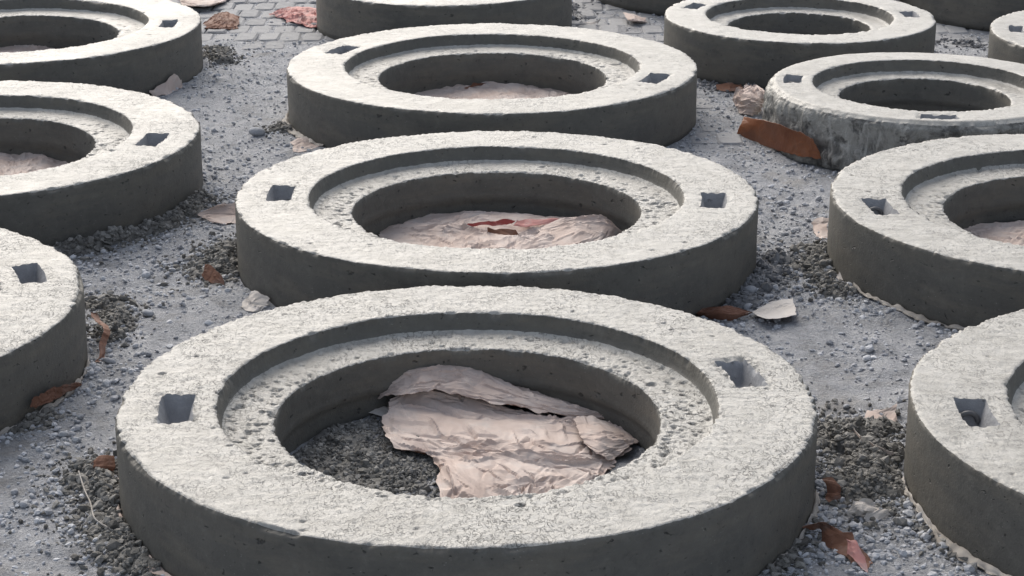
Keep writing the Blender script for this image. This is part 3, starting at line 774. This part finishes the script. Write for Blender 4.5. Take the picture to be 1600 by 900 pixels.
paper('kraft_scrap', [[(456, 221, .010), (474, 215, .016), (495, 222, .006)], [(460, 240, .002), (478, 240, .002), (500, 232, .002)]],
      'beige scrap sticking out between two large rings near the round stone', crumple=.0014, seed=27)
paper('paper_ribbon', [[(140, 485, .034), (150, 500, .032), (162, 513, .032), (156, 540, .020), (150, 568, .004)], [(150, 487, .034), (161, 503, .026), (171, 516, .026), (164, 545, .012), (160, 570, .002)]],
      'upright brown paper ribbon against the base of a large ring', clear=.006, up='brown', down='kraft', crumple=.002, seed=28, res=.003)
paper('brown_strip', [[(52, 623, .026), (85, 607, .026), (122, 596, .018)], [(50, 640, .003), (88, 625, .003), (126, 602, .003)]],
      'flat brown paper strip pressed to the base of a ring', clear=.006, up='brown', down='brown', crumple=.0012, seed=29, res=.004)
paper('twisted_ribbon', [
    [(1236, 826, .014), (1280, 812, .020), (1310, 822, .028), (1332, 836, .026), (1346, 858, .014), (1362, 880, .004)],
    [(1243, 834, .004), (1280, 826, .008), (1288, 846, .008), (1312, 868, .008), (1335, 884, .006), (1352, 896, .002)]],
    'twisted brown paper ribbon with a red and white end on gravel', up='brown', down='kraft', crumple=.0014, seed=30, res=.003)
paper('red_scrap', [[(1326, 842, .026), (1338, 852, .024), (1352, 872, .013)], [(1321, 860, .018), (1334, 874, .015), (1352, 892, .007)]],
      'red and white printed tip on the twisted ribbon', up='pink', down='pale', crumple=.0008, seed=31, res=.003)
paper('crumpled_paper', [[(1335, 785, .018), (1355, 778, .022), (1378, 792, .012)], [(1326, 802, .006), (1350, 798, .016), (1376, 802, .008)], [(1330, 808, .002), (1352, 808, .002), (1372, 810, .002)]],
      'crumpled white paper lump on pale gravel', up='pale', down='pale', crumple=.003, seed=32, res=.003)
paper('paper_scrap', [[(1352, 806, .008), (1378, 794, .012), (1392, 800, .008)], [(1350, 816, .002), (1368, 814, .003), (1388, 806, .003)]],
      'flat white scrap in front of the crumpled white lump', up='pale', down='pale', crumple=.0012, seed=33, res=.003)
paper('kraft_scrap', [[(1355, 643, .008), (1378, 640, .012), (1400, 632, .012)], [(1352, 662, .003), (1378, 660, .006), (1402, 652, .006)], [(1362, 668, .002), (1382, 672, .002), (1404, 668, .002)]],
      'pinkish kraft scrap half buried above the black heap', crumple=.0024, seed=34, res=.003)
paper('paper_strip', [[(1328, 664, .022), (1350, 685, .022), (1372, 698, .022), (1398, 706, .020)], [(1326, 668, .018), (1350, 690, .017), (1372, 703, .017), (1398, 711, .016)]],
      'thin pale paper strip lying across the black heap', up='pale', down='kraft', crumple=.001, seed=35, res=.003, tear=.002)
paper('brown_scrap', [[(1286, 745, .020), (1298, 746, .022), (1306, 752, .018)], [(1290, 765, .012), (1302, 766, .013), (1312, 770, .010)], [(1296, 785, .003), (1304, 786, .003), (1314, 784, .003)]],
      'reddish brown scrap half sunk in the black crumb heap', up='brown', down='kraft', crumple=.0018, seed=46, res=.003)
paper('kraft_scrap', [[(115, 728, .012), (126, 723, .014), (138, 726, .012)], [(118, 736, .004), (128, 737, .006), (140, 733, .005)]],
      'small beige scrap at the top of the string', crumple=.001, seed=36, res=.003)
paper('brown_scrap', [[(150, 716, .020), (165, 712, .024), (180, 718, .02)], [(140, 730, .012), (160, 728, .018), (180, 730, .014)], [(152, 742, .004), (168, 744, .005), (182, 742, .004)]],
      'torn brown scrap at the base of the ring by the string', up='brown', down='kraft', crumple=.002, seed=37, res=.003)
paper('kraft_scrap', [[(1271, 345, .016), (1280, 342, .018), (1292, 340, .018)], [(1268, 358, .008), (1280, 358, .010), (1292, 356, .01)], [(1276, 376, .002), (1284, 376, .002), (1292, 374, .002)]],
      'small beige scrap beside the ring in front of the crusted ring', crumple=.0012, seed=38, res=.003)
paper('kraft_scrap', [[(1309, 422, .012), (1320, 426, .012), (1338, 438, .008)], [(1311, 438, .002), (1322, 440, .002), (1336, 443, .002)]],
      'pale scrap tucked under a ring next to its dark crumbs', up='pale', crumple=.001, seed=39, res=.003)
paper('brown_sheet', [[(318, 36, .003), (338, 22, .006), (356, 18, .007), (374, 28, .003)], [(316, 42, .002), (340, 34, .008), (358, 32, .008), (373, 38, .003)], [(322, 45, .002), (340, 46, .002), (358, 45, .002), (370, 44, .002)]],
      'reddish brown paper lump on the bare block paving', up='brown', down='brown', crumple=.002, seed=40, res=.006)
paper('pink_sheet', [[(421, 23, .003), (445, 13, .006), (470, 11, .008), (496, 13, .008)], [(438, 27, .003), (455, 24, .010), (475, 24, .010), (497, 27, .008)], [(450, 34, .003), (468, 37, .006), (482, 42, .004), (497, 42, .003)]],
      'torn pink paper sheet lying on the block paving', up='pink', down='pink', crumple=.0035, seed=41, res=.006)
paper('kraft_sheet', [[(270, -22, .004), (310, -24, .006), (350, -22, .006), (375, -18, .004)], [(278, -4, .004), (305, 4, .014), (330, 6, .014), (356, -2, .008)], [(285, 8, .006), (306, 10, .014), (330, 8, .014), (352, 2, .010)]],
      'beige kraft sheet with a lifted edge on the block paving', crumple=.0014, seed=42, res=.006)
paper('curled_scrap', [[(905, 34, .012), (920, 34, .006), (936, 30, .014)], [(904, 39, .004), (920, 38, .003), (937, 36, .004)]],
      'curled pale paper scrap beside a crumb heap on the paving', up='pale', down='brown', crumple=.0012, seed=43, res=.005)
paper('folded_scrap', [[(974, 20, .012), (990, 22, .016), (1010, 27, .010)], [(980, 30, .012), (994, 32, .014), (1010, 33, .006)], [(984, 34, .003), (998, 35, .003), (1012, 36, .002)]],
      'folded beige-brown scrap under the dark wall of a far ring', up='kraft', down='brown', crumple=.0016, seed=44, res=.005)
paper('brown_scrap', [[(1118, 132, .010), (1140, 130, .012), (1160, 134, .010)], [(1120, 140, .003), (1140, 144, .002), (1160, 141, .002)]],
      'muddy brown scrap in the bluish grey crumb heap', up='brown', down='kraft', crumple=.0012, seed=45, res=.005)

# paper fringes showing under the ring walls
def fringe(key, a0, a1, label, seed, wid=.012, m='grubby'):
    cx, cy, R, *_ = RINGS[key]; n = int(abs(a1 - a0) * R / .004); a = np.linspace(a0, a1, n)
    rows = []
    for k, f in enumerate((-.35, 0.06, .35, .7, 1.0)):
        ww = wid * (1 + .7 * fbm(a * 9, a * 0, 0, seed, 3)) * np.sin(np.linspace(0.05, pi - .05, n)) ** .5
        r = R + .0022 + ww * f + (.0025 * fbm(a * 70, a * 0 + k, 0, seed + 3, 2) if k == 4 else 0)
        z = .0030 + .006 * np.clip(1 - abs(f - .3), 0, 1) * (1 + .8 * fbm(a * 26, a * 0 + f * 2, 0, seed + 5, 4)) * (k > 0)
        rows.append(np.stack([np.cos(a) * r, np.sin(a) * r, z + dust(cx + np.cos(a) * r, cy + np.sin(a) * r) * .6], -1))
    S = np.array(rows); S2 = S - np.array([0, 0, .0009]); nr = len(rows); N = n * nr
    V = np.concatenate([S.reshape(-1, 3), S2.reshape(-1, 3)])
    i = np.arange(nr - 1)[:, None] * n + np.arange(n - 1)[None]; F = np.stack([i, i + n, i + n + 1, i + 1], -1).reshape(-1, 4)
    if a1 < a0: F = F[:, ::-1]
    e = (nr - 1) * n + np.arange(n - 1); F3 = np.stack([e, e + 1, e + 1 + N, e + N], -1)
    o = mesh('paper_fringe', V, np.concatenate([F, F[:, [0, 3, 2, 1]] + N, F3]), M[m]); o.location = (cx, cy, 0)
    return tag(o, label, 'paper', 'paper fringes under the rings')
fringe('L3', -.62, .12, 'pale paper fringe curving round the ring beside the upright brown ribbon', 1, .006)
fringe('B1', pi * .97, pi * 1.42, 'wide pale paper fringe below the ring with the steel bar, by black crumbs', 2, .009)
fringe('A1', -.62, -.12, 'pale paper fringe near the twisted ribbon', 3, .006)
fringe('A1', pi * 1.0, pi * 1.30, 'brownish paper fringe under the ring by the string', 4, .010, 'kraft')
fringe('A3', pi * .98, pi * 1.22, 'pale paper fringe by the round grey stone', 5, .010)
fringe('B2', pi * 1.10, pi * 1.32, 'beige paper fringe under the ring in front of the crusted ring', 6, .007)

# the string lying over the crumbs
def string(pxs, rad, label):
    pts = np.array([P(*p) for p in pxs])[None]; pts = catmull(pts, np.linspace(0, 1, 60), 1)[0]; org = np.array([*pts.mean(0)[:2], 0])
    tn = np.gradient(pts, axis=0); tn /= np.linalg.norm(tn, axis=1)[:, None]; up = np.array([0, 0, 1.]); sdv = np.cross(tn, up); sdv /= np.linalg.norm(sdv, axis=1)[:, None]; u2 = np.cross(sdv, tn)
    k = 6; g = np.arange(k) * 2 * pi / k
    V = (pts[:, None] + sdv[:, None] * (np.cos(g)[None, :, None] * rad) + u2[:, None] * (np.sin(g)[None, :, None] * rad)).reshape(-1, 3) - org
    F = np.array([[i * k + j, i * k + (j + 1) % k, (i + 1) * k + (j + 1) % k, (i + 1) * k + j] for i in range(59) for j in range(k)])
    o = mesh('string', V, F, M['grubby']); o.location = org; return tag(o, label, 'string')
string([(123, 736, .014), (132, 765, .013), (141, 785, .016), (147, 808, .016), (158, 818, .014), (172, 826, .012)], .0010, 'thin pale string curving over the broad dark crumb spill')
